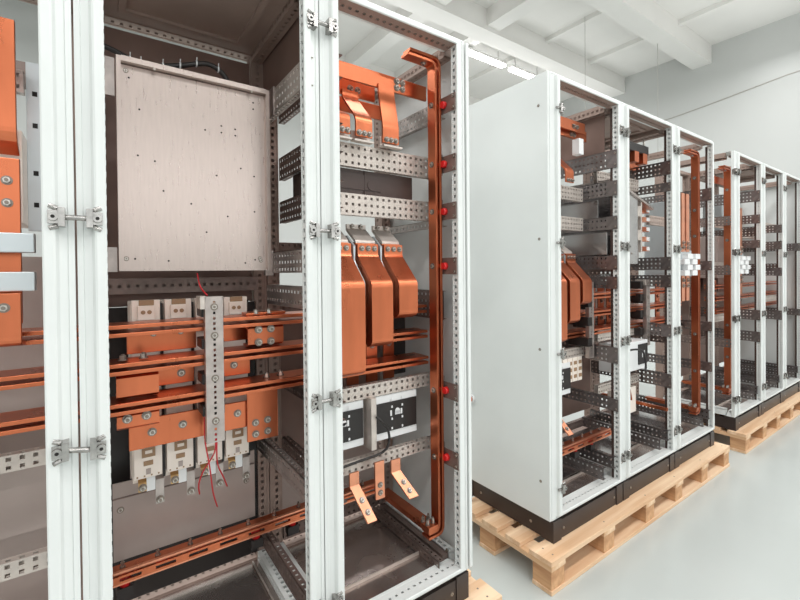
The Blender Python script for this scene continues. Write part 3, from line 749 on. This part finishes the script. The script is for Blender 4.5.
tag(box(2.72, 2.92, .20, .21, 1.76, 1.82).build('copper_bar', 'copper', bevel=.001), 'copper bar at the upper right of the roofed middle frame', 'copper bar')
o = tag(box(2.46, 2.78, .09, .22, .53, .70).build('terminal_box', 'whiteplastic', bevel=.002), 'white box with a black square at its right, roofed middle frame', 'terminal box')
box(2.66, 2.77, .085, .091, .56, .68).build('black_front', 'black', o)
mb = MB(); mb.box(2.70, 2.706, .083, .086, .60, .64); mb.box(2.725, 2.731, .083, .086, .60, .64); mb.build('white_inserts', 'whiteplastic', o)
tag(MB().tube(spline([(2.46, .07, .665), (2.56, .05, .668), (2.63, .045, .645), (2.66, .045, .57), (2.65, .045, .53)]), .006, 8).build('black_cable', 'black'), 'black cable looping in front of the white box, roofed middle frame', 'cable')
tag(box(2.822, 2.842, .0, .44, .272, .290).build('copper_bar', 'copper', bevel=.001), 'low copper bar running front to back in the roofed middle frame', 'copper bar')
tag(MB().ribbon([(2.50, .10, .28), (2.64, .14, .40), (2.66, .14, .34)], (.0, .03, .0), .01).build('copper_strap', 'copper'), 'slanting copper strip low in the roofed middle frame', 'copper strap')
tag(box(2.70, 2.78, .16, .30, .24, .40).build('terminal_block', 'ivory', bevel=.002), 'ivory block low behind the copper bar in the roofed middle frame', 'terminal block')
eb2 = dup(EB, (R2[2] - C0 - .02, -.02, 0), 'tall copper earth bar in the end frame of the middle row')
eb3 = dup(EB, (R3[0] - 1.055 + .15, .02, 0), 'tall copper earth bar in the starting frame of the farthest row')
def chequer(x, y, label):
    r = tag(empty('terminal_stack', (x, y, 1.08)), label, 'terminal stack', 'chequered stacks of white terminal blocks')
    for j in range(4):
        off = .045 if j % 2 else 0
        for k in range(2): box(x + off + k * .12 - .03, x + off + k * .12 + .045, y - .03, y + .03, 1.085 + j * .036, 1.119 + j * .036).build('block', 'whiteplastic', r, bevel=.002)
    box(x - .02, x + .16, y + .005, y + .02, 1.08, 1.25).build('carrier', 'bluegrey', r)
    for k in range(2):
        box(x + k * .07, x + k * .07 + .045, y, y + .01, 1.24, 1.62).build('copper_strip', 'copperb', r)
        box(x + k * .07, x + k * .07 + .045, y, y + .01, .92, 1.085).build('copper_strip', 'copperb', r)
        for z in (1.27, 1.30, 1.055, 1.02): bolt(r, (x + k * .07 + .022, y, z), r=.011, h=.010)
    return r
chequer(R2[2] + .20, .03, 'chequered stack of white terminal blocks in the end frame, middle row')
chequer(R3[1] - .30, .07, 'chequered stack of white terminal blocks in the farthest row')
tag(box(R2[2] + .50, R2[2] + .54, .20, .40, 1.05, 1.62).build('metal_box', 'bluegrey', bevel=.002), 'upright grey metal box behind the copper bar, end frame of the middle row', 'metal box')
tag(box(R3[0] + .28, R3[0] + .52, .2, .4, 1.05, 1.40).build('metal_box', 'sheet', bevel=.003), 'grey metal box in the starting frame of the farthest row', 'metal box')
tag(box(R3[1] + .10, R3[1] + .5, .3, .45, 1.42, 1.80).build('metal_box', 'bluegrey', bevel=.003), 'pale grey metal box in the second frame of the farthest row', 'metal box')
tag(box(R3[1] + .10, R3[1] + .5, .33, .45, .92, 1.25).build('metal_box', 'brown', bevel=.003), 'brown metal box lower in the second frame of the farthest row', 'metal box')

for k, (x, z) in enumerate(((4.30, 1.58), (4.38, 1.58), (4.90, 1.5), (5.0, 1.5))):
    tag(box(x, x + .05, .12, .13, z - .30, z + .12).build('copper_strip', 'copperb', bevel=.001), ('leftmost', 'second', 'third', 'last')[k] + ' upright copper strip from the left high in the farthest row', 'copper strip', 'upright copper strips in the farthest row')
for k, x in enumerate((4.25, 4.36, 4.85, 4.97)):
    o = tag(box(x, x + .06, .27, .278, .70, 1.03).build('copper_drop_plate', 'copper', bevel=.001), ('first', 'second', 'third', 'last')[k] + ' upright copper plate from the left behind the farthest row busbars', 'copper plate', 'upright copper plates behind busbars')
    for z in (.735, .83, .935): bolt(o, (x + .03, .27, z), r=.010, h=.010)
dup(up[0], (R3[0] - C0, -.01, .0), 'broad copper bar with four bolts high in the starting frame of the farthest row')

# ------------------------------------------------------------------ pallets
def pallet(x0, x1, blocks, label, y0=-.075, y1=.66):
    g = tag(empty('wooden_pallet', ((x0 + x1) / 2, (y0 + y1) / 2, -.244)), label, 'pallet', 'wooden pallets under the cabinet rows')
    zt = -.1
    for ya, w in ((y0, .115), (y0 + .165, .085), (y0 + .30, .10), (y0 + .445, .085), (y1 - .115, .115)):
        box(x0, x1, ya, ya + w, zt - .022, zt).build('deck_board', 'woodx', g, bevel=.002)
    for bx in blocks:
        box(bx, bx + .10, y0, y1, zt - .044, zt - .022).build('stringer_board', 'woody', g, bevel=.002)
        for ya in (y0, (y0 + y1) / 2 - .05, y1 - .10):
            box(bx + .004, bx + .096, ya + .004, ya + .10, zt - .124, zt - .044).build('block', 'woodz', g, bevel=.002)
    for ya in (y0, (y0 + y1) / 2 - .05, y1 - .10):
        box(x0, x1, ya, ya + .10, -.244, zt - .124).build('bottom_board', 'woodx', g, bevel=.002)
    m = MB()
    for bx in blocks:
        for ya in (y0 + .03, y0 + .08): m.cyl((bx + .05, ya, zt - .001), (bx + .05, ya, zt + .0003), .004, 8)
    m.build('nail_heads', 'zincd', g)
    return g
pallet(-.72, 1.27, (-.72, -.05, .5, 1.17), 'wooden pallet under the near row, only its corner showing')
pallet(1.575, 3.60, (1.575, 1.985, 2.40, 2.755, 3.13, 3.50), 'long wooden pallet under the middle cabinet row')
pallet(3.925, 5.95, (3.925, 4.32, 4.68, 5.08, 5.46, 5.85), 'wooden pallet under the farthest cabinet row')

# ------------------------------------------------------------------ room
XL, XR, YF, YB, ZT = -7.0, 11.3, -9.0, 9.0, 6.12
struct(box(XL, XR, YF, YB, -.344, -.244).build('floor', 'floor'))
struct(box(XL, XR, YF, YB, ZT, ZT + .2).build('ceiling', 'ceil'))
struct(box(XR, XR + .2, YF, YB, -.244, ZT).build('wall_right', 'wall'))
struct(box(XL, XR, YB, YB + .2, -.244, ZT).build('wall_back', 'wall'))
struct(box(XL, XR, YF - .2, YF, -.244, ZT).build('wall_front', 'wall'))
struct(box(XL - .2, XL, YF, YB, -.244, ZT).build('wall_left', 'wall'))
for ya in (-4.6, -.85, 2.60, 4.52, 7.6):
    struct(box(XL, XR, ya, ya + .38, 5.72, ZT).build('ceiling_beam', 'ceil'))
for xa, wd, zb in ((.0, .3, 5.82), (3.0, .3, 5.82), (4.75, .34, 5.80), (6.15, .34, 5.80), (7.95, .12, 6.03), (9.6, .12, 6.03)):
    for ya, yb in ((2.98, 4.52), (4.90, 7.6), (-.47, 2.60)):
        struct(box(xa, xa + wd, ya, yb, zb, ZT).build('ceiling_beam', 'ceil'))
mb = MB(); mb.tube([(XR - .004, 7.0, 4.66), (XR - .004, 3.41, 4.742), (XR - .004, 2.6, 4.82), (XR - .004, 1.32, 4.973), (XR - .004, -1, 5.1)], .011, 6)
struct(mb.build('trim_1', 'seam'))
def lamp(x0, x1, y, label):
    r = tag(empty('fluorescent_lamp', ((x0 + x1) / 2, y, 5.66)), label, 'ceiling lamp', 'fluorescent lamps in a line under the ceiling')
    box(x0, x1, y - .07, y + .07, 5.70, 5.75).build('housing', 'lampbody', r)
    box(x0 + .02, x1 - .02, y - .065, y + .065, 5.655, 5.70).build('diffuser', 'lamp', r, bevel=.01)
    for x in (x0 + .2, x1 - .2): box(x - .01, x + .01, y - .01, y + .01, 5.75, ZT).build('hanger', 'lampbody', r)
lamp(6.30, 7.50, 5.26, 'lit fluorescent lamp nearer the roofed near cabinet')
lamp(7.68, 8.86, 5.26, 'lit fluorescent lamp just above the middle row side panel')
for p, l in (((7.94, 3.6, 5.9), 'thin hanging wire above the middle row first frame'), ((9.4, 2.9, 5.9), 'thin hanging wire in front of the far wall')):
    tag(MB().cyl((p[0], p[1], 2.6), (p[0], p[1], ZT), .004, 6).build('hanging_wire', 'seam'), l, 'wire', 'thin wires hanging from the ceiling')

# ------------------------------------------------------------------ light and camera
w = bpy.data.worlds.new('daylight'); bpy.context.scene.world = w; w.use_nodes = True
w.node_tree.nodes['Background'].inputs['Color'].default_value = (.98, 1.0, 1.0, 1)
w.node_tree.nodes['Background'].inputs['Strength'].default_value = 0.45
def area(name, loc, aim, sx, sy, e, col=(1, 1, 1)):
    l = bpy.data.lights.new(name, 'AREA'); l.shape = 'RECTANGLE'; l.size = sx; l.size_y = sy; l.energy = e; l.color = col
    o = bpy.data.objects.new(name, l); COL.objects.link(o); o.location = loc
    o.rotation_euler = (Vector(aim) - Vector(loc)).to_track_quat('-Z', 'Y').to_euler()
    return o
for yy, e in ((-6.0, 230), (-2.4, 250), (1.2, 200), (5.4, 190)):
    area('lamp_row_light', (3, yy, 5.66), (3, yy, 0), 15, .5, e)
for yy, e in ((-2.4, 14), (1.4, 22), (5.0, 24)):
    area('ceiling_fill', (4, yy, 5.1), (4, yy, 9), 14, .5, e)  # added upward fill to brighten the ceiling, no fixtures here
area('window_daylight', (2, YF + .05, 3.0), (2, 0, 2.6), 14, 3.0, 110, (.95, .98, 1))

p = dict(cx=.038, cy=-1.1639, cz=1.1285, yaw=.6154, pitch=-.0098, roll=-.0096, f=426.2, ppx=-.44, ppy=-24.18)
cd = bpy.data.cameras.new('camera'); co = bpy.data.objects.new('camera', cd); COL.objects.link(co)
ya, pi_, ro = p['yaw'], p['pitch'], p['roll']
fw = Vector((math.sin(ya) * math.cos(pi_), math.cos(ya) * math.cos(pi_), math.sin(pi_)))
r_ = Vector((math.cos(ya), -math.sin(ya), 0)); u_ = r_.cross(fw)
r2 = r_ * math.cos(ro) + u_ * math.sin(ro); u2 = -r_ * math.sin(ro) + u_ * math.cos(ro)
co.matrix_world = Matrix(((r2.x, u2.x, -fw.x, p['cx']), (r2.y, u2.y, -fw.y, p['cy']), (r2.z, u2.z, -fw.z, p['cz'] + ZF), (0, 0, 0, 1)))
cd.sensor_fit = 'HORIZONTAL'; cd.sensor_width = 36; cd.lens = p['f'] * 36 / 800
cd.shift_x = -p['ppx'] / 800; cd.shift_y = p['ppy'] / 800
cd.clip_start = .05
sc = bpy.context.scene; sc.camera = co
sc.view_settings.view_transform = 'Standard'; sc.view_settings.look = 'None'
sc.view_settings.exposure = 0.46; sc.view_settings.gamma = 1
sc.view_settings.use_curve_mapping = False
sc.cycles.max_bounces = 8
